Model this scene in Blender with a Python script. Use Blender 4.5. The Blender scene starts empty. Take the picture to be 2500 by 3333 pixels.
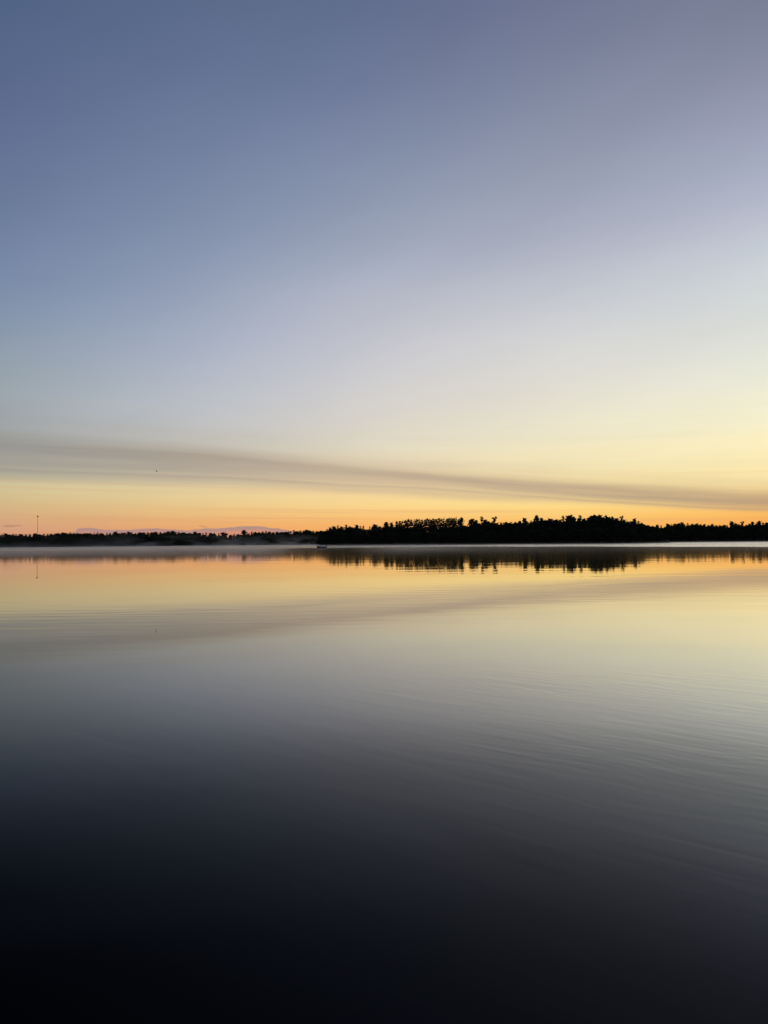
import bpy, math, random
import numpy as np
from mathutils import Matrix, Vector

# ------------------------------------------------------------------ camera
SC = bpy.context.scene
COL = SC.collection
W0, H0, F0 = 2500.0, 3333.0, 2407.0          # photograph size and focal length, in its pixels
EYE = 2.0
PITCH, ROLL = math.radians(2.415), math.radians(-0.504)
cam_data = bpy.data.cameras.new('camera')
cam = bpy.data.objects.new('camera', cam_data)
COL.objects.link(cam)
CAM_R = Matrix.Rotation(math.pi / 2 + PITCH, 3, 'X') @ Matrix.Rotation(ROLL, 3, 'Z')
cam.matrix_world = Matrix.Translation((0, 0, EYE)) @ CAM_R.to_4x4()
cam_data.sensor_fit = 'VERTICAL'
cam_data.angle = 2 * math.atan(H0 / 2 / F0)
cam_data.clip_start, cam_data.clip_end = 0.1, 30000
SC.camera = cam
SC.view_settings.view_transform = 'Standard'
SC.view_settings.look = 'None'
SC.view_settings.exposure = 0.0
SC.view_settings.gamma = 1.0
SC.view_settings.use_curve_mapping = False
SC.cycles.max_bounces = 8
SC.cycles.volume_bounces = 1
SC.cycles.use_denoising = True
SC.cycles.denoiser = 'OPENIMAGEDENOISE'
SC.cycles.denoising_input_passes = 'RGB_ALBEDO_NORMAL'
SC.cycles.denoising_prefilter = 'ACCURATE'
SC.render.dither_intensity = 1.0


def pdir(px, py):
    v = Vector(((px - W0 / 2) / F0, -(py - H0 / 2) / F0, -1.0))
    return (CAM_R @ v).normalized()


def azel(px, py):
    d = pdir(px, py)
    return math.degrees(math.atan2(d.x, d.y)), math.degrees(math.asin(d.z))


def lin(c):
    o = []
    for v in c:
        v = v / 255.0
        o.append(v / 12.92 if v <= 0.04045 else ((v + 0.055) / 1.055) ** 2.4)
    return (*o, 1.0)


# ------------------------------------------------------------------ node helper
class NT:
    def __init__(self, tree):
        self.t = tree
        tree.nodes.clear()

    def node(self, kind, **kw):
        n = self.t.nodes.new(kind)
        for k, v in kw.items():
            setattr(n, k, v)
        return n

    def put(self, sock, v):
        if isinstance(v, bpy.types.NodeSocket):
            self.t.links.new(v, sock)
        else:
            sock.default_value = v

    def m(self, op, a, b=None, c=None, clamp=False):
        n = self.node('ShaderNodeMath', operation=op, use_clamp=clamp)
        for i, v in enumerate((a, b, c)):
            if v is not None:
                self.put(n.inputs[i], v)
        return n.outputs[0]

    def ss(self, x, lo, hi, o0=0.0, o1=1.0, smooth=True):
        n = self.node('ShaderNodeMapRange', interpolation_type='SMOOTHSTEP' if smooth else 'LINEAR')
        for i, v in enumerate((x, lo, hi, o0, o1)):
            self.put(n.inputs[i], v)
        return n.outputs[0]

    def mix(self, f, a, b, mode='MIX'):
        n = self.node('ShaderNodeMix', data_type='RGBA', blend_type=mode)
        self.put(n.inputs[0], f)
        self.put(n.inputs[6], a)
        self.put(n.inputs[7], b)
        return n.outputs[2]

    def xyz(self, x, y, z):
        n = self.node('ShaderNodeCombineXYZ')
        for i, v in enumerate((x, y, z)):
            self.put(n.inputs[i], v)
        return n.outputs[0]

    def sep(self, v):
        n = self.node('ShaderNodeSeparateXYZ')
        self.put(n.inputs[0], v)
        return n.outputs

    def noise(self, vec, scale=1.0, detail=3.0, rough=0.55, dist=0.0):
        n = self.node('ShaderNodeTexNoise')
        self.put(n.inputs['Vector'], vec)
        n.inputs['Scale'].default_value = scale
        n.inputs['Detail'].default_value = detail
        n.inputs['Roughness'].default_value = rough
        n.inputs['Distortion'].default_value = dist
        return n.outputs[0]

    def ramp(self, fac, stops):
        n = self.node('ShaderNodeValToRGB')
        self.put(n.inputs[0], fac)
        cr = n.color_ramp
        cr.interpolation = 'LINEAR'
        while len(cr.elements) > 1:
            cr.elements.remove(cr.elements[-1])
        cr.elements[0].position = stops[0][0]
        cr.elements[0].color = stops[0][1]
        for p, c in stops[1:]:
            e = cr.elements.new(p)
            e.color = c
        return n.outputs[0]

    def curve(self, fac, pts):
        n = self.node('ShaderNodeFloatCurve')
        self.put(n.inputs['Value'], fac)
        cu = n.mapping.curves[0]
        for i, (x, y) in enumerate(pts):
            if i < 2:
                cu.points[i].location = (x, y)
            else:
                cu.points.new(x, y)
        n.mapping.update()
        return n.outputs[0]


# ------------------------------------------------------------------ the dawn sky
SUN_AZ = 38.0
world = bpy.data.worlds.new('World')
SC.world = world
world.use_nodes = True
g = NT(world.node_tree)
gen = g.node('ShaderNodeTexCoord').outputs['Generated']
dx, dy, dz = g.sep(gen)
elev = g.m('MULTIPLY', g.m('ARCSINE', dz), 57.29578)
elev = g.m('MAXIMUM', elev, 0.0)
az = g.m('MULTIPLY', g.m('ARCTAN2', dx, dy), 57.29578)
hor = g.m('MAXIMUM', g.m('SQRT', g.m('ADD', g.m('MULTIPLY', dx, dx), g.m('MULTIPLY', dy, dy))), 1e-4)
cphi = g.m('DIVIDE', g.m('ADD', g.m('MULTIPLY', dx, math.sin(math.radians(SUN_AZ))),
                         g.m('MULTIPLY', dy, math.cos(math.radians(SUN_AZ)))), hor)
phi = g.m('MULTIPLY', g.m('ARCCOSINE', g.m('MINIMUM', g.m('MAXIMUM', cphi, -1.0), 1.0)), 57.29578)
u = g.m('SQRT', g.m('DIVIDE', elev, 90.0))

SKY_LEFT = (40, [(1776, (206, 148, 122)), (1735, (210, 155, 124)), (1700, (212, 165, 125)), (1650, (213, 180, 132)), (1600, (212, 194, 148)),
                 (1565, (208, 195, 155)), (1500, (190, 184, 164)), (1440, (173, 174, 170)), (1369, (162, 168, 172)), (1275, (157, 167, 174)),
                 (1205, (152, 164, 174)), (1127, (145, 158, 174)), (1011, (134, 150, 174)), (894, (123, 140, 169)), (700, (111, 127, 158)),
                 (389, (97, 112, 147)), (0, (82, 100, 134))])
SKY_MID = (1250, [(1766, (248, 164, 88)), (1710, (251, 179, 99)), (1673, (251, 200, 124)), (1643, (253, 216, 142)), (1582, (244, 213, 160)),
                  (1528, (236, 215, 176)), (1452, (229, 219, 195)), (1375, (222, 214, 201)), (1299, (216, 211, 206)), (1184, (206, 204, 208)),
                  (1070, (195, 195, 204)), (955, (184, 187, 200)), (879, (170, 177, 194)), (764, (155, 163, 183)), (688, (148, 158, 180)),
                  (550, (136, 147, 173)), (458, (127, 138, 166)), (300, (113, 125, 156)), (0, (97, 111, 142))])
SKY_RIGHT = (2460, [(1755, (248, 166, 78)), (1700, (249, 174, 86)), (1664, (251, 190, 102)), (1629, (252, 206, 128)), (1575, (249, 225, 164)),
                    (1499, (253, 235, 180)), (1460, (253, 238, 190)), (1422, (252, 240, 195)), (1383, (248, 240, 204)), (1306, (242, 238, 210)),
                    (1230, (234, 233, 216)), (1153, (226, 227, 216)), (1037, (215, 218, 215)), (922, (206, 211, 214)), (807, (196, 202, 211)),
                    (730, (187, 191, 205)), (653, (177, 182, 199)), (538, (165, 171, 191)), (384, (152, 157, 180)), (230, (138, 143, 166)),
                    (115, (129, 136, 158)), (0, (121, 128, 150))])


SKY_ML = (677, [(1774, (220, 150, 114)), (1740, (234, 159, 108)), (1700, (240, 178, 114)), (1660, (238, 196, 134)), (1620, (234, 208, 152)), (1580, (226, 206, 162)),
                (1520, (212, 202, 178)), (1440, (200, 198, 192)), (1380, (194, 196, 199)), (1300, (186, 191, 202)), (1200, (176, 184, 201)), (1100, (165, 175, 196)),
                (950, (149, 161, 185)), (800, (135, 149, 176)), (600, (121, 136, 165)), (400, (110, 124, 156)), (200, (99, 114, 147)), (0, (91, 107, 138))])
SKY_MR = (1823, [(1762, (249, 170, 84)), (1710, (251, 188, 98)), (1680, (253, 205, 118)), (1650, (254, 221, 136)), (1600, (251, 224, 158)), (1530, (246, 230, 181)),
                 (1460, (243, 232, 192)), (1400, (238, 231, 203)), (1300, (230, 225, 209)), (1200, (222, 219, 212)), (1100, (213, 213, 213)), (950, (194, 197, 206)),
                 (800, (175, 179, 195)), (600, (155, 161, 180)), (400, (138, 146, 167)), (200, (125, 132, 157)), (0, (112, 118, 147))])


def col_ramp(column, zen=(64, 80, 116)):
    x, st = column
    stops = []
    for y, c in st:
        e = max(azel(x, y)[1], 0.0)
        stops.append((math.sqrt(e / 90.0), lin(c)))
    stops[0] = (0.0, stops[0][1])
    stops.append((1.0, lin(zen)))
    return g.ramp(u, stops)


def scaled(col, f):
    n = g.node('ShaderNodeVectorMath', operation='SCALE')
    g.put(n.inputs[0], col)
    g.put(n.inputs[3], f)
    return n.outputs[0]


def vadd(a, b):
    n = g.node('ShaderNodeVectorMath', operation='ADD')
    g.put(n.inputs[0], a)
    g.put(n.inputs[1], b)
    return n.outputs[0]


# five colour columns, at equal angles from the sun, blended with smooth spline weights
STEP = 13.4
tcol = g.m('DIVIDE', g.m('SUBTRACT', phi, SUN_AZ - 2 * STEP), STEP)
tcol = g.m('MINIMUM', g.m('MAXIMUM', tcol, -0.35), 4.35)


def bsp(i):
    d = g.m('ABSOLUTE', g.m('SUBTRACT', tcol, float(i)))
    a = g.m('POWER', g.m('MAXIMUM', g.m('SUBTRACT', 2.0, d), 0.0), 3.0)
    b = g.m('POWER', g.m('MAXIMUM', g.m('SUBTRACT', 1.0, d), 0.0), 3.0)
    return g.m('DIVIDE', g.m('SUBTRACT', a, g.m('MULTIPLY', b, 4.0)), 6.0)


wts = {i: bsp(i) for i in range(-1, 6)}
wcol = [g.m('ADD', wts[0], g.m('MULTIPLY', wts[-1], 2.0)), g.m('SUBTRACT', wts[1], wts[-1]), wts[2],
        g.m('SUBTRACT', wts[3], wts[5]), g.m('ADD', wts[4], g.m('MULTIPLY', wts[5], 2.0))]
sky = None
for wt, colm in zip(wcol, (SKY_RIGHT, SKY_MR, SKY_MID, SKY_ML, SKY_LEFT)):
    part = scaled(col_ramp(colm), wt)
    sky = part if sky is None else vadd(sky, part)
cB = g.ramp(u, [(0.0, lin((112, 104, 124))), (0.25, lin((118, 112, 134))), (0.4, lin((92, 104, 138))),
                (0.65, lin((74, 91, 126))), (1.0, lin((64, 80, 116)))])
sky = g.mix(g.ss(phi, 68.0, 150.0), sky, cB)

# faint streaks low in the sky, drawn out along the horizon
tilt = g.m('ADD', elev, g.m('MULTIPLY', az, 0.018))
st1 = g.noise(g.xyz(g.m('MULTIPLY', az, 0.035), g.m('MULTIPLY', tilt, 2.6), 3.7), 1.0, 4.0, 0.55)
st2 = g.noise(g.xyz(g.m('MULTIPLY', az, 0.02), g.m('MULTIPLY', tilt, 0.9), 9.2), 1.0, 4.0, 0.6)
low = g.ss(elev, 7.0, 2.0)
sky = g.mix(g.m('MULTIPLY', g.m('MULTIPLY', g.ss(st1, 0.48, 0.68), low), 0.32), sky, lin((214, 158, 112)))
wide = g.m('MULTIPLY', g.ss(elev, 16.0, 6.0), g.ss(elev, 2.0, 6.0))
sky = g.mix(g.m('MULTIPLY', g.m('MULTIPLY', g.ss(st2, 0.48, 0.72), wide), 0.10), sky, lin((196, 186, 176)))

# very faint mottling of thin high haze
hz1 = g.noise(g.xyz(g.m('MULTIPLY', az, 0.05), g.m('MULTIPLY', g.m('ADD', elev, g.m('MULTIPLY', az, -0.25)), 0.16), 6.1), 1.0, 5.0, 0.6)
sky = scaled(sky, g.ss(hz1, 0.25, 0.75, 0.965, 1.035, smooth=False))

# the long grey-brown cloud bank that slopes down to the right
def az_curve(px_pts, span=10.0):
    p = sorted(((azel(x, y)[0] + 60.0) / 120.0, azel(x, y)[1] / span) for x, y in px_pts)
    p = [(0.0, min(.98, p[0][1] + .08))] + p + [(1.0, max(0.02, p[-1][1] - .12))]
    return g.m('MULTIPLY', g.curve(g.m('DIVIDE', g.m('ADD', az, 60.0), 120.0), p), span)


e_lo = az_curve([(0, 1526), (500, 1545), (900, 1562), (1200, 1578), (1480, 1594), (1700, 1609), (1900, 1626), (2200, 1646), (2500, 1658)])
e_top = az_curve([(0, 1437), (500, 1468), (900, 1501), (1200, 1528), (1480, 1551), (1700, 1568), (1900, 1583), (2200, 1600), (2500, 1613)])
e_tail = az_curve([(0, 1562), (500, 1575), (900, 1588), (1200, 1607), (1480, 1624), (1700, 1631), (1900, 1637), (2200, 1653), (2500, 1663)])
wob = g.noise(g.xyz(g.m('MULTIPLY', az, 0.07), g.m('MULTIPLY', elev, 0.35), 1.3), 1.0, 5.0, 0.55)
ew = g.m('ADD', elev, g.m('MULTIPLY', g.m('SUBTRACT', wob, 0.5), 0.35))
vn = g.m('DIVIDE', g.m('SUBTRACT', ew, e_lo), g.m('SUBTRACT', e_top, e_lo))
fib = g.noise(g.xyz(g.m('MULTIPLY', az, 0.045), g.m('MULTIPLY', vn, 1.7), 5.1), 1.0, 6.0, 0.58)
core = g.m('MULTIPLY', g.ss(vn, -0.30, 0.30), g.ss(vn, 1.75, 0.45))
tail = g.m('MULTIPLY', g.ss(g.m('SUBTRACT', ew, e_tail), -0.35, 0.35), g.ss(vn, 0.10, -0.05))
veil = g.m('MULTIPLY', g.ss(vn, 0.3, 1.0), g.ss(vn, 2.9, 1.0))
bank = g.m('ADD', g.m('ADD', g.m('MULTIPLY', core, g.m('ADD', 0.58, g.m('MULTIPLY', g.ss(fib, 0.25, 0.75, smooth=False), 0.44))),
                      g.m('MULTIPLY', tail, g.m('ADD', 0.28, g.m('MULTIPLY', fib, 0.40)))), g.m('MULTIPLY', veil, g.m('MULTIPLY', fib, 0.55)), clamp=True)
bank = g.m('MULTIPLY', bank, g.ss(az, 70.0, 40.0))
bank = g.m('MULTIPLY', bank, g.ss(az, -75.0, -40.0))
bcol = g.mix(g.ss(az, -27.0, 0.0, smooth=False), lin((147, 146, 142)), lin((190, 169, 146)))
bcol = g.mix(g.ss(az, 0.0, 27.0, smooth=False), bcol, lin((178, 152, 126)))
sky = g.mix(g.m('MULTIPLY', bank, 0.92), sky, bcol)

# the low lilac bank that peeps over the far trees
prof = [(232, 1750), (247, 1727), (262, 1720), (290, 1717.5), (310, 1720), (335, 1723), (375, 1725), (430, 1723), (500, 1720),
        (540, 1721), (590, 1724), (625, 1726), (632, 1722), (690, 1720), (735, 1716), (770, 1713.5), (840, 1713.5), (880, 1717),
        (920, 1722), (955, 1729), (975, 1750)]
pts = []
for px, py in prof:
    a, e = azel(px, py)
    pts.append(((a + 30) / 40.0, e / 4.0))
pts = [(0.0, 0.0)] + pts + [(1.0, 0.0)]
top = g.m('MULTIPLY', g.curve(g.m('DIVIDE', g.m('ADD', az, 30.0), 40.0), pts), 4.0)
cn = g.noise(g.xyz(g.m('MULTIPLY', az, 0.9), g.m('MULTIPLY', elev, 5.0), 0.4), 1.0, 5.0, 0.6)
tv = g.m('ADD', g.m('SUBTRACT', top, elev), g.m('MULTIPLY', g.m('SUBTRACT', cn, 0.5), 0.34))
inside = g.m('MULTIPLY', g.ss(tv, -0.03, 0.06), g.ss(g.m('ABSOLUTE', g.m('ADD', az, 15.0)), 11.0, 9.5))
lcol = g.mix(g.ss(tv, 0.10, 0.55), lin((166, 136, 136)), lin((216, 144, 122)))
sky = g.mix(g.m('MULTIPLY', inside, 0.85), sky, lcol)
for cx, cy, hw, hh in ((31, 1713, 19, 2.6), (60, 1711.5, 11, 1.6), (655, 1712.5, 11, 1.0), (668, 1715.5, 12, 1.2)):
    a, e = azel(cx, cy)
    ha, he = math.degrees(hw / F0), math.degrees(hh / F0)
    q = g.m('ADD', g.m('POWER', g.m('DIVIDE', g.m('SUBTRACT', az, a), ha), 2.0),
            g.m('POWER', g.m('DIVIDE', g.m('SUBTRACT', g.m('ADD', elev, g.m('MULTIPLY', g.m('SUBTRACT', cn, 0.5), 0.12)), e), he), 2.0))
    sky = g.mix(g.m('MULTIPLY', g.ss(q, 1.5, 0.3), 0.6), sky, lin((166, 126, 104)))
bg = g.node('ShaderNodeBackground')
g.put(bg.inputs[0], sky)
bg.inputs[1].default_value = 1.0
g.t.links.new(bg.outputs[0], g.node('ShaderNodeOutputWorld').inputs[0])
world.cycles.sampling_method = 'MANUAL'
world.cycles.sample_map_resolution = 1024

# the sun has not cleared the trees: only a weak, wide glow from its side
sun_data = bpy.data.lights.new('sun', 'SUN')
sun = bpy.data.objects.new('sun', sun_data)
COL.objects.link(sun)
sun_data.energy = 0.06
sun_data.angle = math.radians(10)
sun_data.color = (1.0, 0.72, 0.42)
sd = Vector((math.sin(math.radians(SUN_AZ)), math.cos(math.radians(SUN_AZ)), math.tan(math.radians(1.0))))
sun.rotation_euler = sd.to_track_quat('Z', 'Y').to_euler()


# ------------------------------------------------------------------ object helpers
def tag(o, label=None, cat=None, group=None, kind=None):
    if label:
        o['label'] = label
    if cat:
        o['category'] = cat
    if group:
        o['group'] = group
    if kind:
        o['kind'] = kind
    return o


def empty(name, loc=(0, 0, 0)):
    o = bpy.data.objects.new(name, None)
    COL.objects.link(o)
    o.location = loc
    return o


class MB:
    """collects faces and links them as one mesh object"""

    def __init__(self):
        self.v, self.f = [], []

    def add(self, vs, fs):
        n = len(self.v)
        self.v += [tuple(p) for p in vs]
        self.f += [tuple(i + n for i in f) for f in fs]

    def box(self, c, s, rot=None):
        vs = []
        for x in (-.5, .5):
            for y in (-.5, .5):
                for z in (-.5, .5):
                    p = Vector((x * s[0], y * s[1], z * s[2]))
                    if rot is not None:
                        p = rot @ p
                    vs.append(p + Vector(c))
        self.add(vs, [(0, 1, 3, 2), (4, 6, 7, 5), (0, 4, 5, 1), (2, 3, 7, 6), (0, 2, 6, 4), (1, 5, 7, 3)])

    def tube(self, pts, rads, n=6, cap=True):
        rings = []
        pts = [Vector(p) for p in pts]
        for i, p in enumerate(pts):
            d = (pts[min(i + 1, len(pts) - 1)] - pts[max(i - 1, 0)]).normalized()
            a = d.orthogonal().normalized()
            b = d.cross(a)
            rings.append([p + (a * math.cos(2 * math.pi * k / n) + b * math.sin(2 * math.pi * k / n)) * rads[i] for k in range(n)])
        vs = [p for r in rings for p in r]
        fs = []
        for i in range(len(pts) - 1):
            for k in range(n):
                fs.append((i * n + k, i * n + (k + 1) % n, (i + 1) * n + (k + 1) % n, (i + 1) * n + k))
        if cap:
            fs.append(tuple(range(n))[::-1])
            fs.append(tuple((len(pts) - 1) * n + k for k in range(n)))
        self.add(vs, fs)

    def mesh(self, name, mat, smooth=False):
        me = bpy.data.meshes.new(name)
        me.from_pydata(self.v, [], self.f)
        me.materials.append(mat)
        if smooth:
            me.polygons.foreach_set('use_smooth', [True] * len(me.polygons))
        me.update()
        return me

    def build(self, name, mat, parent=None, smooth=False, loc=None):
        return link(name, self.mesh(name, mat, smooth), parent, loc)


def link(name, me, parent=None, loc=None):
    o = bpy.data.objects.new(name, me)
    COL.objects.link(o)
    if parent is not None:
        o.parent = parent
    if loc is not None:
        o.location = loc
    return o


def ground_pt(px, dist):
    """point at the water level under photograph column px, at the given distance"""
    a = math.radians(azel(px, 1765)[0])
    return Vector((math.sin(a) * dist, math.cos(a) * dist, 0))


def height_at(px, py, dist):
    d = pdir(px, py)
    return EYE + dist * d.z / math.hypot(d.x, d.y)


# ------------------------------------------------------------------ materials
def mat_simple(name, col, rough=0.7, metal=0.0, var=0.25, scale=3.0):
    m = bpy.data.materials.new(name)
    m.use_nodes = True
    t = NT(m.node_tree)
    co = t.node('ShaderNodeTexCoord').outputs['Object']
    n = t.noise(co, scale, 4.0, 0.6)
    c = t.mix(n, (*[x * (1 - var) for x in col], 1), (*[min(1, x * (1 + var)) for x in col], 1))
    b = t.node('ShaderNodeBsdfPrincipled')
    t.put(b.inputs['Base Color'], c)
    t.put(b.inputs['Roughness'], t.ss(n, 0.2, 0.8, max(0.05, rough - 0.1), min(1, rough + 0.1)))
    b.inputs['Metallic'].default_value = metal
    t.t.links.new(b.outputs[0], t.node('ShaderNodeOutputMaterial').inputs[0])
    return m


def mat_foliage(name, a, b_):
    m = bpy.data.materials.new(name)
    m.use_nodes = True
    t = NT(m.node_tree)
    co = t.node('ShaderNodeTexCoord').outputs['Object']
    n = t.noise(co, 0.6, 4.0, 0.65)
    rnd = t.node('ShaderNodeObjectInfo').outputs['Random']
    f = t.m('ADD', t.m('MULTIPLY', n, 0.7), t.m('MULTIPLY', rnd, 0.3))
    b = t.node('ShaderNodeBsdfPrincipled')
    t.put(b.inputs['Base Color'], t.mix(f, (*a, 1), (*b_, 1)))
    b.inputs['Roughness'].default_value = 0.85
    b.inputs['Specular IOR Level'].default_value = 0.15
    t.t.links.new(b.outputs[0], t.node('ShaderNodeOutputMaterial').inputs[0])
    return m


M_PINE = mat_foliage('pine_needles', (0.020, 0.034, 0.018), (0.045, 0.062, 0.030))
M_SPRUCE = mat_foliage('spruce_needles', (0.018, 0.030, 0.020), (0.040, 0.055, 0.034))
M_LEAF = mat_foliage('broad_leaves', (0.028, 0.042, 0.016), (0.060, 0.075, 0.028))
M_BARK = mat_simple('bark', (0.055, 0.042, 0.033), 0.9, var=0.4, scale=1.5)
M_SOIL = mat_simple('shore_soil', (0.06, 0.055, 0.035), 0.95, var=0.4, scale=0.08)
M_STEEL = mat_simple('galvanised_steel', (0.20, 0.18, 0.17), 0.6, 0.0)
M_DARKMETAL = mat_simple('dark_metal', (0.04, 0.04, 0.04), 0.5, 0.3)
M_HULL = mat_simple('dark_hull_paint', (0.045, 0.05, 0.06), 0.35)
M_PALE = mat_simple('pale_gelcoat', (0.72, 0.70, 0.66), 0.35, var=0.06)
M_SEAT = mat_simple('cream_vinyl', (0.62, 0.60, 0.55), 0.5, var=0.08)
M_BLACK = mat_simple('black_plastic', (0.02, 0.02, 0.022), 0.4)
M_GREYWOOD = mat_simple('weathered_grey_boards', (0.22, 0.21, 0.20), 0.85, scale=2.0)
M_ROOF = mat_simple('grey_roofing', (0.13, 0.13, 0.13), 0.8)
M_FEATHER = mat_simple('dark_feathers', (0.05, 0.042, 0.035), 0.8)

# water: calm dark lake with faint ripples and wind-ruffled streaks far out
M_WATER = bpy.data.materials.new('lake_water')
M_WATER.use_nodes = True
t = NT(M_WATER.node_tree)
pos = t.node('ShaderNodeNewGeometry').outputs['Position']
px_, py_, pz_ = t.sep(pos)
rr = t.m('SQRT', t.m('ADD', t.m('MULTIPLY', px_, px_), t.m('MULTIPLY', py_, py_)))
waz = t.m('MULTIPLY', t.m('ARCTAN2', px_, py_), 57.29578)


def ripple(wl, stretch, ang, amp, lo, hi, seed, dist=0.6):
    """a patch of short-crested ripples: wavelength, crest length factor, heading, amplitude, patch threshold"""
    c, s = math.cos(math.radians(ang)), math.sin(math.radians(ang))
    a = t.m('ADD', t.m('MULTIPLY', px_, c), t.m('MULTIPLY', py_, s))
    b = t.m('ADD', t.m('MULTIPLY', px_, -s), t.m('MULTIPLY', py_, c))
    n = t.noise(t.xyz(t.m('DIVIDE', a, wl * stretch), t.m('DIVIDE', b, wl), seed), 1.0, 1.5, 0.4, dist)
    return t.m('MULTIPLY', t.m('SUBTRACT', n, 0.5), amp)


def ring_waves(cx, cy, wl, amp, seed):
    """long-crested wavelets running out from a point (a passing boat, a jumping fish)"""
    ax, ay = t.m('SUBTRACT', px_, cx), t.m('SUBTRACT', py_, cy)
    wn = t.noise(t.xyz(t.m('MULTIPLY', px_, 0.28), t.m('MULTIPLY', py_, 0.28), seed), 1.0, 2.0, 0.5)
    r = t.m('ADD', t.m('SQRT', t.m('ADD', t.m('MULTIPLY', ax, ax), t.m('MULTIPLY', ay, ay))), t.m('MULTIPLY', wn, 3.2))
    w = t.m('SINE', t.m('MULTIPLY', r, 2 * math.pi / wl))
    return t.m('MULTIPLY', w, amp)


patch_a = t.noise(t.xyz(t.m('MULTIPLY', px_, 0.10), t.m('MULTIPLY', py_, 0.22), 2.0), 1.0, 2.0, 0.5)
patch_b = t.noise(t.xyz(t.m('MULTIPLY', px_, 0.05), t.m('MULTIPLY', py_, 0.11), 7.0), 1.0, 2.0, 0.5)
near_right = t.m('MULTIPLY', t.ss(t.m('ADD', px_, t.m('MULTIPLY', py_, 0.12)), -0.5, 4.0), t.m('MULTIPLY', t.ss(rr, 2.6, 6.0), t.ss(rr, 16.0, 11.0)))
mid_zone = t.m('MULTIPLY', t.ss(rr, 12.0, 17.0), t.ss(rr, 60.0, 30.0))
h1 = t.m('MULTIPLY', t.m('ADD', ring_waves(22.0, 26.0, 0.21, 0.00011, 4.0), ring_waves(-30.0, 34.0, 0.29, 0.00006, 9.0)), t.m('MULTIPLY', near_right, t.ss(patch_a, 0.38, 0.62)))
h2 = t.m('MULTIPLY', ripple(0.24, 5.5, -38.0, 0.0030, 0, 1, 11.0), t.m('MULTIPLY', near_right, t.ss(patch_a, 0.30, 0.70)))
h3 = t.m('MULTIPLY', ripple(0.62, 7.0, 3.0, 0.0036, 0, 1, 17.0), t.m('MULTIPLY', mid_zone, t.ss(patch_b, 0.40, 0.60)))
h4 = t.m('MULTIPLY', ripple(3.2, 7.0, 1.0, 0.0085, 0, 1, 23.0), t.m('MULTIPLY', t.ss(rr, 28.0, 50.0), t.ss(rr, 160.0, 90.0)))
h5 = t.m('ADD', ripple(1.6, 2.5, -8.0, 0.0016, 0, 1, 31.0), t.m('MULTIPLY', ripple(0.30, 5.0, -42.0, 0.0010, 0, 1, 37.0), t.ss(rr, 14.0, 8.0)))
hh = t.m('ADD', t.m('ADD', t.m('ADD', h1, h2), t.m('ADD', h3, h4)), h5)
bump = t.node('ShaderNodeBump')
bump.inputs['Strength'].default_value = 1.0
bump.inputs['Distance'].default_value = 1.0
t.put(bump.inputs['Height'], hh)
# wind-ruffled water beyond the calm
edge_n = t.noise(t.xyz(t.m('MULTIPLY', px_, 0.006), t.m('MULTIPLY', py_, 0.03), 5.0), 1.0, 4.0, 0.6)
r_lo = t.m('ADD', t.ss(waz, 6.0, 27.0, 345.0, 235.0, smooth=False), t.m('MULTIPLY', t.m('SUBTRACT', edge_n, 0.5), 110.0))
streak = t.noise(t.xyz(t.m('MULTIPLY', px_, 0.004), t.m('MULTIPLY', rr, 0.05), 8.0), 1.0, 3.0, 0.6)
ruff = t.m('MULTIPLY', t.ss(t.m('SUBTRACT', rr, r_lo), 0.0, 25.0),
           t.m('MULTIPLY', t.ss(waz, -8.0, 20.0, 0.15, 1.0, smooth=False), t.ss(streak, 0.36, 0.55, 0.25, 1.0)))
rough = t.m('ADD', t.ss(rr, 20.0, 120.0, 0.012, 0.042), t.m('MULTIPLY', ruff, 0.26))
fr = t.node('ShaderNodeFresnel')
fr.inputs['IOR'].default_value = 1.333
t.t.links.new(bump.outputs[0], fr.inputs['Normal'])
# light and shade put into reflectance: darker away from the sun, after polarised skylight
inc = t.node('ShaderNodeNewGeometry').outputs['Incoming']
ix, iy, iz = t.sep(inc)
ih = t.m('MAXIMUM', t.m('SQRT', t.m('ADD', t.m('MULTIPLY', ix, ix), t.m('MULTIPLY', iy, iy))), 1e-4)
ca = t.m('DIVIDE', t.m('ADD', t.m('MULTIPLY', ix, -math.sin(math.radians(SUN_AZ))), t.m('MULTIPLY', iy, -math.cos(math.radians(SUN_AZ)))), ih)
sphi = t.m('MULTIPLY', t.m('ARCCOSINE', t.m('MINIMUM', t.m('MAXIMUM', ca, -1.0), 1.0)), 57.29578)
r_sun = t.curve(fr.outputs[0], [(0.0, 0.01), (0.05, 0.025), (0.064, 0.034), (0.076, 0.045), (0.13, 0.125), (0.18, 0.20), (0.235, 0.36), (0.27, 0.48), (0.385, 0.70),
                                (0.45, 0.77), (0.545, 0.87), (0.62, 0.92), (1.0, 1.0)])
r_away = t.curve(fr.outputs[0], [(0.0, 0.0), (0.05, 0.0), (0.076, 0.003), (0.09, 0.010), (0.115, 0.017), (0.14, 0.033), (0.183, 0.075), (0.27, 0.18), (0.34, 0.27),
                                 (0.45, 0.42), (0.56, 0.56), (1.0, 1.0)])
w_away = t.ss(sphi, 8.0, 68.0, 0.0, 1.0, smooth=False)
refl = t.m('ADD', t.m('MULTIPLY', r_sun, t.m('SUBTRACT', 1.0, w_away)), t.m('MULTIPLY', r_away, w_away))
gl = t.node('ShaderNodeBsdfGlossy')
gl.inputs['Color'].default_value = (0.98, 0.98, 0.98, 1)
t.put(gl.inputs['Roughness'], rough)
t.t.links.new(bump.outputs[0], gl.inputs['Normal'])
df = t.node('ShaderNodeBsdfDiffuse')
df.inputs['Color'].default_value = (0.0025, 0.0032, 0.004, 1)
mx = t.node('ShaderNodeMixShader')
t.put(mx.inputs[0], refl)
t.t.links.new(df.outputs[0], mx.inputs[1])
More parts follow.
